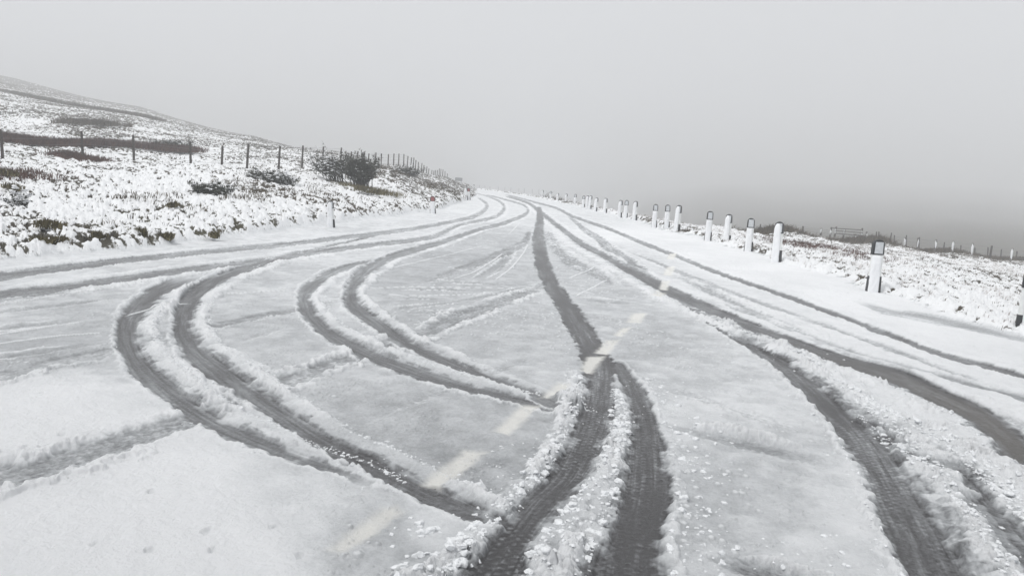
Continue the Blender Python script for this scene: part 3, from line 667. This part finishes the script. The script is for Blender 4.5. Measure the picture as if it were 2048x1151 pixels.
band('bracken', [(125, 297, 34), (150, 304, 33), (200, 312, 32)], 420, .22, M_BRACK, 'small rust coloured patch by the second fence post', 'bracken', .5, 32, width=.012)
band('heather_band', [(-60, 172, 115), (60, 189, 112), (150, 204, 110), (230, 219, 108), (320, 234, 104)], 1500, .45, M_HEATH, 'long dark heather line high on the hillside fading into cloud', 'heather', .8, 33, width=.03)
band('heather_band', [(130, 240, 64), (180, 242, 64), (225, 246, 64)], 420, .5, M_HEATH, 'dark patch of heather in the open hillside above the fence', 'heather', 1.0, 34, width=.02)
band('rushes', [(1470, 452, 46), (1580, 458, 49), (1660, 466, 51), (1760, 476, 53)], 2600, .55, M_HEATH, 'dark rushes along the skyline right of the road', 'rushes', 1.0, 35, width=.014)
band('rushes', [(1740, 480, 54), (1820, 488, 55), (1900, 498, 57), (2090, 520, 59)], 2600, .34, M_HEATH, 'low dark rushes at the foot of the far fence on the right skyline', 'rushes', 1.0, 37, width=.014)
band('rushes', [(1120, 396, 86), (1180, 404, 78)], 700, .9, M_HEATH, 'dark rushes behind the distant marker posts', 'rushes', 1.5, 36, width=.02)

hb = lambda x, y: (x, y, hit(x, y)[1])
band('grass', [hb(690, 372), hb(735, 384), hb(795, 392)], 200, .24, M_GREEN, 'olive brown grass strip along the bank below the dark bush', 'grass', .6, 41, width=.010)
band('heather_band', [hb(745, 346), hb(800, 352), hb(850, 364), hb(895, 374)], 650, .26, M_HEATH, 'dark brown heather on the shoulder of the bank beneath the crest fence', 'heather', 5.5, 42, width=.012)
band('heather_band', [hb(380, 390), hb(450, 395), hb(540, 385), hb(620, 372)], 560, .17, M_HEATH, 'dark heather scattered mid bank below the fence', 'heather', 3.0, 43, width=.009)
band('grass', [hb(-30, 345), hb(10, 350), hb(45, 362)], 200, .22, M_BRACK, 'brown grass patch at the left edge below the first stake', 'grass', .8, 44, width=.010)
band('grass', [hb(1590, 492), hb(1650, 500), hb(1720, 510)], 420, .2, M_BRACK, 'brown grass patch right of the road between the lone marker post and its neighbour', 'grass', 1.6, 45, width=.006)
# single grass tufts on the bank: (px, py, size m, label)
GT = [(103, 462, .34, 'wide olive grass tuft on the left bank near the road', 1.5),
      (85, 496, .26, 'olive grass tuft low on the bank, nearest the bottom left', 1.2),
      (122, 494, .24, 'small olive grass tuft beside another low on the left bank', .8),
      (198, 484, .28, 'upright dark olive tuft at the foot of the left bank', .8),
      (277, 474, .30, 'leaning olive grass tuft on the lower left bank', .9),
      (334, 482, .24, 'low olive tuft just above the road edge', .8),
      (428, 478, .24, 'olive tuft touching the road edge below the fence', .8),
      (345, 416, .26, 'grey green tuft halfway up the bank below the fence', .9),
      (8, 352, .45, 'brown grass tuft at the left edge under the first fence post', 1.2),
      (25, 382, .32, 'dark olive tuft near the left edge of the bank', 1.3),
      (750, 386, .55, 'wide olive grass patch under the dark bush', 1.6),
      (725, 381, .45, 'brown grass clump left of the olive patch under the bush', 1.2)]
def tuft(px, py, s, label, wide, i):
    p = hit(px, py + 6); o = empty('grass_tuft', (p[0], p[1], p[2])); rg = np.random.default_rng(500 + i)
    n = 55; q = np.clip(rg.normal(0, 1, (n, 2)), -1.5, 1.5) * np.array([s * .30 * wide, s * .30]); gz, _, _ = base(q[:, 0] + p[0], q[:, 1] + p[1])
    P_ = np.stack([q[:, 0], q[:, 1], gz - p[2] + .10 + rg.uniform(0, .1, n)], 1)
    blades('leaves', P_, np.full(n, s * .42), 6, (.45, -.45), .007 + s * .008, M_GREEN, o, seed=600 + i, spread=.05)
    for k in range(1):
        c = protos[(i + k) % 14]; v = c * s * np.array([.5 * wide, .35, .2]) + np.array([-s * .3 * wide * (-1) ** i, s * .35, s * .30])
        sn = link('snow_cap', npmesh('snow_cap', v, IF, M_SNOW, 3), o)
    tag(o, label, 'grass tuft', 'grass tufts on the left bank')
for i, g in enumerate(GT): tuft(*g[:4], g[4], i)

def bush(px, py, Yd, w_, h_, label, seed, nst, snowy=.25, lean=.5, name='shrub', fol=1.0):
    p = hit(px, py) if hit(px, py)[1] < 130 else at(px, py, Yd); p[2] = ground(p[0], p[1]) - .02; Yd = p[1]; o = empty(name, p); rg = np.random.default_rng(seed)
    Vt = []; Ft = []; nv = 0; tips = []
    def tube(P_, r0, r1):
        nonlocal nv
        m_ = len(P_); 
        for j, q in enumerate(P_):
            r_ = r0 + (r1 - r0) * j / (m_ - 1)
            for k in range(4): Vt.append([q[0] + r_ * math.cos(k * 1.5708), q[1] + r_ * math.sin(k * 1.5708), q[2]])
        for j in range(m_ - 1):
            for k in range(4): a_ = nv + j * 4 + k; b_ = nv + j * 4 + (k + 1) % 4; Ft.append([a_, b_, b_ + 4, a_ + 4])
        nv += m_ * 4
    for s in range(nst):
        a_ = rg.uniform(0, 6.28); d = np.array([math.cos(a_) * w_ * .5, math.sin(a_) * w_ * .35, h_ * rg.uniform(.45, 1)]) * rg.uniform(.45, 1) + np.array([-lean * w_ * .25, 0, 0])
        st = np.array([rg.normal(0, w_ * .16), rg.normal(0, w_ * .1), -.1]); L_ = [st + d * u + np.array([0, 0, .15 * h_ * math.sin(u * 3)]) + rg.normal(0, .02, 3) for u in np.linspace(0, 1, 6)]
        tube(L_, .022, .007)
        for k in range(12):
            u = rg.uniform(.25, 1); q = st + d * u + np.array([0, 0, .15 * h_ * math.sin(u * 3)]); dd = d * .35 * rg.uniform(.5, 1) + rg.normal(0, .16 * w_, 3); dd[2] = abs(dd[2]) * .8 + .05
            tube([q, q + dd * .5 + rg.normal(0, .02, 3), q + dd], .009, .003); tips += [q + dd * v for v in (.25, .45, .65, .85)]
    link('twigs', npmesh('twigs', np.array(Vt), np.array(Ft), M_TWIG, 4), o)
    tips = np.array(tips); P_ = tips + rg.normal(0, .05, tips.shape)
    blades('foliage', P_, np.full(len(P_), .12 * fol), 5, (0, 0), .009, M_BUSH, o, seed=seed + 1, spread=.06)
    sel = tips[rg.random(len(tips)) < snowy]
    if len(sel):
        Vs = []; Fs = []
        for k, q in enumerate(sel): Vs.append(protos[k % 14] * np.array([.06, .05, .035]) * rg.uniform(.6, 1.3) + q + [0, 0, .03]); Fs.append(IF + k * len(IV))
        sn = link('snow_load', npmesh('snow_load', np.vstack(Vs), np.vstack(Fs), M_SNOW, 3), o); sn['kind'] = 'stuff'
    tag(o, label, 'shrub')
bush(722, 378, 44, 1.15, 1.75, 'dense dark bush below the fence where the posts bunch together', 71, 44, .05, .4, fol=.85)
bush(676, 362, 45, 1.6, 1.45, 'open leaning shrub with bare twigs left of the dense dark bush', 72, 30, .22, 1.1, fol=.7)
bush(535, 362, 31, 1.0, .45, 'low dark heather bush below the tall fence post', 73, 18, .3, .5, fol=.8)
bush(560, 366, 30, .8, .4, 'pale brown low shrub beside the low dark heather bush', 74, 12, .5, -.3, fol=.8)
bush(343, 300, 44, 1.8, .5, 'dark bush at the end of the rust bracken strip', 75, 26, .12, 0, fol=1)
bush(30, 412, 17, .5, .45, 'tiny bare twiggy shrub near the left edge of the bank', 76, 6, .3, 0, fol=.3)
bush(425, 388, 26, .9, .35, 'dark low heather clump on the slope under the fence', 77, 16, .2, .5, fol=.9)
bush(820, 352, 75, 2.0, .6, 'dark heather clump under the crest fence posts', 78, 16, .15, .3, fol=1.2)

# ---------------------------------------------------------------- roadside marker posts
import bmesh
def slab(name, outline, y0, y1, material, parent, bev=.006, smooth=False):
    """outline in x,z extruded along y, edges bevelled"""
    bm = bmesh.new(); a_ = [bm.verts.new((x, y0, z)) for x, z in outline]; bm.faces.new(a_)
    r_ = bmesh.ops.extrude_face_region(bm, geom=bm.faces[:]); vs = [v for v in r_['geom'] if isinstance(v, bmesh.types.BMVert)]
    bmesh.ops.translate(bm, verts=vs, vec=(0, y1 - y0, 0)); bmesh.ops.recalc_face_normals(bm, faces=bm.faces)
    if bev: bmesh.ops.bevel(bm, geom=[e for e in bm.edges if e.calc_face_angle(0) > .8], offset=bev, segments=2, affect='EDGES')
    me = bpy.data.meshes.new(name); bm.to_mesh(me); bm.free(); me.materials.append(material)
    if smooth: 
        for p in me.polygons: p.use_smooth = True
    return link(name, me, parent)
def arch(w0, w1, z0, z1, n=9):
    """tapered strip with a rounded top"""
    r_ = w1 / 2; pts_ = [(-w0 / 2, z0), (w0 / 2, z0)]
    for k in range(n): a_ = math.pi * k / (n - 1); pts_.append((r_ * math.cos(a_), z1 - r_ * .9 + r_ * .9 * math.sin(a_)))
    return pts_
def crust(name, w0, w1, z0, z1, y, th, parent, seed, rounded=False, xo=0):
    """wind-plastered snow stuck to the traffic side, lumpy with a ragged outline"""
    nu, nv_ = 14, 44; rg = np.random.default_rng(seed); u = np.linspace(-1, 1, nu); v = np.linspace(0, 1, nv_); Uu, Vv_ = np.meshgrid(u, v)
    wv = (w0 + (w1 - w0) * Vv_) / 2
    if rounded: wv = wv * np.where(Vv_ > .82, np.sqrt(np.clip(1 - ((Vv_ - .82) / .18) ** 2, .04, 1)), 1)
    x = Uu * wv * (1 + .10 * (noise(Vv_ * 14 + seed, Uu * 1.2, seed) - .5)) + xo
    z = z0 + (z1 - z0) * Vv_ + .015 * (noise(Uu * 3, Vv_ * 3, seed + 3) - .5)
    prof = np.sqrt(np.clip(1 - np.abs(Uu) ** 3, 0, 1)) * np.sqrt(np.clip(1 - np.abs(2 * Vv_ - 1) ** 16, 0, 1))
    yy_ = y - th * prof * (.75 + .6 * noise(Uu * 2 + seed, Vv_ * 9, seed + 5)); n0 = nu * nv_
    F_ = []; g = np.arange(n0).reshape(nv_, nu)
    Vf = np.stack([x, yy_, z], -1).reshape(-1, 3); Vb = np.stack([x, y + 0 * x + .004, z], -1).reshape(-1, 3)
    f1 = np.stack([g[:-1, :-1], g[:-1, 1:], g[1:, 1:], g[1:, :-1]], -1).reshape(-1, 4); f2 = f1[:, ::-1] + n0
    rim = list(g[0]) + list(g[1:, -1]) + list(g[-1, ::-1][1:]) + list(g[::-1, 0][1:-1]); rim = np.array(rim); nx = np.roll(rim, -1)
    f3 = np.stack([nx, rim, rim + n0, nx + n0], 1)
    return link(name, npmesh(name, np.vstack([Vf, Vb]), np.vstack([f1, f2, f3]), M_SNOW, 4), parent)
def marker(base_px, top_px, kind, label, rz=0.0, left=False, red=False, seed=0, W=.19, Yd=None):
    p = hit(*base_px) if Yd is None else at(*base_px, Yd)
    q = at(top_px[0], top_px[1], p[1]); h = max(.45, q[2] - p[2]) + .03
    o = empty('marker_post', (p[0], p[1], p[2] - .03), rz)
    ln = (q[0] - p[0]) / h; o.rotation_euler = (0, float(np.clip(ln, -.12, .12)), rz)
    W1 = W; hh = .27 * h; yb = .045
    slab('post_body', [(-W * .56, h * .30), (W * .56, h * .30), (W * .5, h - hh), (-W * .5, h - hh)], -yb, yb, M_WHITE, o)
    slab('base_sleeve', [(-W * .70, -.1), (W * .70, -.1), (W * .60, h * .34), (-W * .60, h * .34)], -yb * 1.15, yb * 1.15, M_BLACK, o)
    slab('head', arch(W * 1.12, W * 1.06, h - hh, h, 11), -yb * 1.2, yb * 1.2, M_BLACK, o)
    if kind == 'reflector':
        slab('reflector', [(-W * .40, h - hh * .92), (W * .40, h - hh * .92), (W * .37, h - hh * .15), (-W * .37, h - hh * .15)], -yb * 1.2 - .008, -yb * 1.2 + .004, M_RED if red else M_REFL, o, .003)
        crust('snow_crust', W * 1.02, W * .92, .0, h - hh - .01, -yb * 1.15, .035, o, seed, False, -W * .10)
    else:
        slab('reflector', [(-W * .40, h - hh * .92), (W * .40, h - hh * .92), (W * .37, h - hh * .15), (-W * .37, h - hh * .15)], -yb * 1.2 - .008, -yb * 1.2 + .004, M_RED if red else M_REFL, o, .003)
        crust('snow_crust', W * 1.0, W * .84, .0, h - .045 * h, -yb * 1.2 - .006, .045, o, seed, True, W * .22 if seed == 1 else -W * .16)
    tag(o, label, 'marker post', 'marker posts along the road'); return o
MP = [((2047,673),(2067,538),'snow','nearest marker post, cut off by the right edge of the photo',-.5),
 ((1745,586),(1758,479),'reflector','big lone marker post with clear grey reflector and black sides, second from the right edge',-.05),
 ((1552,527),(1560,443),'snow','marker post plastered in snow, third from the right edge',-.45),
 ((1496,505),(1503,436),'reflector','marker post with clear reflector, fourth from the right edge',-.2),
 ((1453,490),(1459,428),'snow','marker post with snow filled head, fifth from the right edge',-.4),
 ((1415,483),(1421,422),'reflector','marker post with clear reflector, sixth from the right edge',-.1),
 ((1353,466),(1359,410),'snow','leaning snow plastered marker post, rightmost of a close trio',-.5),
 ((1333,459),(1336,409),'reflector','marker post in the middle of a close trio, clear reflector',-.1),
 ((1308,456),(1312,408),'reflector','leftmost marker post of a close trio of larger posts',-.15),
 ((1269,442),(1272,402),'snow','snow plastered marker post standing right of a close pair',-.4),
 ((1250,438),(1254,400),'reflector','right hand marker post of the close mid distance pair',-.2),
 ((1239,436),(1242,400),'snow','left hand marker post of the close mid distance pair',-.3),
 ((1210,427),(1212,396),'snow','lone snowy marker post left of the mid distance pair',-.4),
 ((1190,423),(1194,395),'snow','rightmost marker post of the small cluster before the dark rushes',-.3),
 ((1179,419),(1182,391),'snow','second marker post from the right in the small cluster by the rushes',-.3),
 ((1174,418),(1176,391),'snow','third marker post from the right in the small cluster by the rushes',-.3),
 ((1166,416),(1168,391),'reflector','leftmost marker post of the small cluster, dark head',-.2)]
for i, (b_, t_, k_, l_, rz) in enumerate(MP): marker(b_, t_, k_, l_, rz, seed=i + 1)
FARP = [(1150,411,388),(1132,407,387),(1115,404,386),(1101,400,382),(1085,397,380),(1077,394.5,378),(1064,392,378),(1048,390,376.5),(1037,388,376),(1021,385.5,375),(1009,384,374),(996,383,373.5),(979,380.5,372.5),(969,379.5,371),(958,378,370),(947,376.5,369)]
ords = ['first','second','third','fourth','fifth','sixth','seventh','eighth','ninth','tenth','eleventh','twelfth','thirteenth','fourteenth','fifteenth','last']
for i, (x_, b_, t_) in enumerate(FARP):
    marker((x_, b_), (x_ + 1, t_), 'snow' if i % 3 else 'reflector', '%s of the small pale marker posts running left from the rushes to the bend' % ords[i], -.3, seed=30 + i, W=.19)
marker((663, 456), (661, 401), 'snow', 'snow plastered marker post at the foot of the left bank', .15, seed=60, W=.16)
marker((866, 428), (865, 392), 'reflector', 'marker post with red reflector on the left side of the bend', .2, red=True, seed=61, W=.20)
marker((933, 400), (931, 374), 'snow', 'left one of two marker posts where the road bends away', .1, seed=62)
marker((938, 401), (937, 376), 'reflector', 'right one of two marker posts where the road bends away, dark red head', .1, red=True, seed=63, Yd=56)

# ---------------------------------------------------------------- fences
def stake(p, q, r0, material, parent, snow=False, name='post'):
    """round stake from p (foot) to q (top), rough with a slightly chamfered top"""
    p = np.array(p, float); q = np.array(q, float); d = q - p; rg = np.random.default_rng(int(abs(p[0] * 1000)) % 99991)
    lv = [0, .2, .4, .6, .8, .97, 1.0]; V_ = []; F_ = []
    for j, u in enumerate(lv):
        c = p + d * u; r_ = r0 * (1.06 - .1 * u) * (1 if j < 6 else .7)
        for k in range(8): a_ = k * math.pi / 4; rr = r_ * (1 + .08 * rg.normal()); V_.append([c[0] + rr * math.cos(a_), c[1] + rr * math.sin(a_), c[2]])
    for j in range(len(lv) - 1):
        for k in range(8): a_ = j * 8 + k; b_ = j * 8 + (k + 1) % 8; F_.append([a_, b_, b_ + 8, a_ + 8])
    n = len(V_); V_.append(list(q)); 
    me = bpy.data.meshes.new(name); me.from_pydata(V_, [], F_ + [[n - 9 + k, n - 9 + (k + 1) % 8 if k < 7 else n - 8, n] for k in range(1, 8)] + [[n - 8, n - 7, n]]); me.materials.append(material)
    o = link(name, me, parent)
    if snow:
        Vs = protos[int(abs(p[0] * 10)) % 14] * np.array([r0 * 1.0, r0 * .6, np.linalg.norm(d) * .62]) + (p + q) / 2 + np.array([-r0 * .35, -r0 * .8, .04])
        link('snow_crust', npmesh('snow_crust', Vs, IF, M_SNOW, 3), o)
    return o
def wires(pts_, heights, parent, r_=.005):
    V_ = []; F_ = []; n = 0
    for h in heights:
        for (a_, b_) in zip(pts_[:-1], pts_[1:]):
            a2 = a_[0] + (a_[1] - a_[0]) * h; b2 = b_[0] + (b_[1] - b_[0]) * h; m_ = (a2 + b2) / 2 - np.array([0, 0, .015])
            for q in (a2, m_, b2):
                for k in range(4): V_.append([q[0], q[1] + r_ * math.cos(k * 1.5708), q[2] + r_ * math.sin(k * 1.5708)])
            for j in range(2):
                for k in range(4): i_ = n + j * 4 + k; l_ = n + j * 4 + (k + 1) % 4; F_.append([i_, l_, l_ + 4, i_ + 4])
            n += 12
    me = bpy.data.meshes.new('wires'); me.from_pydata(V_, [], F_); me.materials.append(M_WIRE); return link('wires', me, parent)
LF = [(-130,318,-135,248),(6,324,1,258),(166,314,163,262),(268,322,266,270),(382,335,380,283),(443,338,445,292),(493,340,497,287),(557,340,560,292),(604,334,606,291),(645,330,647,293),(680,328,683,295),(701,330,703,303),(714,333,716,302),(727,335,729,305),(735,336,738,307),(751,335,752,305),(762,333,763,307),(776,333,777,308),(787,332,788,307),(797,331,798,307),(807,332,808,308),(814,335,816,312),(821,337,823,315),(826,338,828,315),(830,341,832,320),(836,343,837,324),(842,346,844,326),(847,348,848,330),(852,351,854,333),(856,352,858,337),(863,354,864,340),(867,355,868,341),(870,355,871,340),(874,354,875,340),(878,352,879,337),(881,353,882,338),(885,354,886,339),(890,355,890,342),(894,357,895,347)]
fx = [-130, 0, 166, 268, 380, 500, 560, 606, 647, 700, 750, 800, 850, 895]; fy = [24, 28, 34, 36, 36.5, 36.5, 40, 45, 50, 57, 64, 71, 92, 112]
fo = empty('fence', tuple(at(6, 324, 28))); tag(fo, 'post and wire fence of dark stakes running along the left hillside', 'fence')
inv_ = -np.array(fo.location); pp = []
for x_, y_, tx, ty in LF:
    Yd = float(np.interp(x_, fx, fy)); a_ = at(x_, y_, Yd); b_ = at(tx, ty, Yd); g = ground(a_[0], a_[1])
    a2 = a_ + (b_ - a_) * ((g - .15 - a_[2]) / (b_[2] - a_[2])) if g < a_[2] else a_ - np.array([0, 0, .2])
    stake(a2 + inv_, b_ + inv_, .055 if x_ < 700 else .05, M_WOOD, fo); pp.append((a_ + inv_, b_ + inv_))
wires(pp, (.25, .5, .72, .92), fo)
RFN = [(1605,463,1606,452),(1641,468,1643,456),(1710,480,1711,468),(1731,484,1734,463),(1807,493,1811,474),(1834,498,1837,475),(1869,499,1873,479),(1903,504,1907,482),(1941,513,1946,486),(1979,516,1984,491),(2020,522,2025,496),(2075,532,2081,503)]
fo = empty('fence', tuple(at(1605, 463, 54))); tag(fo, 'near post and wire fence with snow crusted posts on the right skyline', 'fence'); inv_ = -np.array(fo.location); pp = []
for i, (x_, y_, tx, ty) in enumerate(RFN):
    a_ = at(x_, y_ + 3, 53); b_ = at(tx, ty, 53); stake(a_ + inv_, b_ + inv_, .07, M_GREYWOOD if i != 9 else M_WOOD, fo, snow=(i not in (0, 9))); pp.append((a_ + inv_, b_ + inv_))
wires(pp, (.4, .65, .9), fo, .004)
RFF = [(1520,458,1521,448),(1569,462,1571,452),(1752,484,1753,463),(1757,486,1758,463),(1780,489,1783,465),(1788,490,1789,470),(1812,493,1813,470),(1838,496,1839,474),(1887,503,1889,484),(1921,506,1922,490),(1949,510,1950,495),(1975,514,1976,494),(2001,518,2003,498),(2032,522,2034,502)]
fo = empty('fence', tuple(at(1520, 458, 66))); tag(fo, 'far fence of dark stakes behind the rushes on the right skyline', 'fence'); inv_ = -np.array(fo.location); pp = []
for x_, y_, tx, ty in RFF:
    a_ = at(x_, y_ + 3, 66); b_ = at(tx, ty, 66); stake(a_ + inv_, b_ + inv_, .055, M_WOOD, fo); pp.append((a_ + inv_, b_ + inv_))
wires(pp, (.5, .85), fo, .004)
go = empty('gate', tuple(at(1662, 472, 58))); tag(go, 'wooden field gate between posts on the right skyline', 'gate'); inv_ = -np.array(go.location)
for x_, y_, tx, ty in ((1660,474,1663,454),(1669,474,1673,453),(1686,476,1690,457),(1721,480,1725,456)):
    stake(at(x_, y_, 58) + inv_, at(tx, ty, 58) + inv_, .07, M_GREYWOOD, go, snow=True)
for (x0, y0, x1, y1) in ((1664,456,1726,460),(1671,461,1726,465.5),(1671,466.5,1726,471)):
    a_ = at(x0, y0, 57.85) + inv_; b_ = at(x1, y1, 57.85) + inv_; t_ = .035
    V_ = []
    for q in (a_, b_): V_ += [[q[0], q[1] - .02, q[2] - t_], [q[0], q[1] + .02, q[2] - t_], [q[0], q[1] + .02, q[2] + t_], [q[0], q[1] - .02, q[2] + t_]]
    me = bpy.data.meshes.new('rail'); me.from_pydata(V_, [], [[0,1,2,3],[7,6,5,4],[0,4,5,1],[1,5,6,2],[2,6,7,3],[3,7,4,0]]); me.materials.append(M_GREYWOOD); link('rail', me, go)

# ---------------------------------------------------------------- road sign in the cloud
sp = at(917, 371, 150); sp[2] = ground(sp[0], sp[1]) - .1; s_o = empty('road_sign', sp); tag(s_o, 'small grey rectangular sign on two legs at the end of the left bank', 'sign')
c_ = at(917.5, 358.7, 150) - sp; wv, hv = .72, .33
slab('board', [(c_[0] - wv, c_[2] - hv), (c_[0] + wv, c_[2] - hv), (c_[0] + wv, c_[2] + hv), (c_[0] - wv, c_[2] + hv)], -.03, .03, M_SIGN, s_o, .01)
for k in (-1, 1):
    stake([c_[0] + k * wv * .7, .09, 0], [c_[0] + k * wv * .7, .09, c_[2] + hv * .8], .045, M_SIGN, s_o, name='leg')

# ---------------------------------------------------------------- haze
zlo = float(Z.min()) - 2; zhi = float(Z.max()) + 2.0
bm = bmesh.new(); bmesh.ops.create_cube(bm, size=1); me = bpy.data.meshes.new('haze'); bm.to_mesh(me); bm.free()
hz = link('haze', me); hz.scale = (7000, 3600, zhi - zlo); hz.location = (0, 1500, (zhi + zlo) / 2)
m = bpy.data.materials.new('haze'); m.use_nodes = True; t = m.node_tree; t.nodes.clear()
ou = t.nodes.new('ShaderNodeOutputMaterial'); pv = t.nodes.new('ShaderNodeVolumePrincipled')
pv.inputs['Color'].default_value = (.925, .935, .948, 1); pv.inputs['Density'].default_value = HAZE; pv.inputs['Anisotropy'].default_value = 0.0
t.links.new(pv.outputs[0], ou.inputs['Volume']); me.materials.append(m)
tag(hz, 'grey low cloud lying over the road and moor', 'haze', kind='stuff')
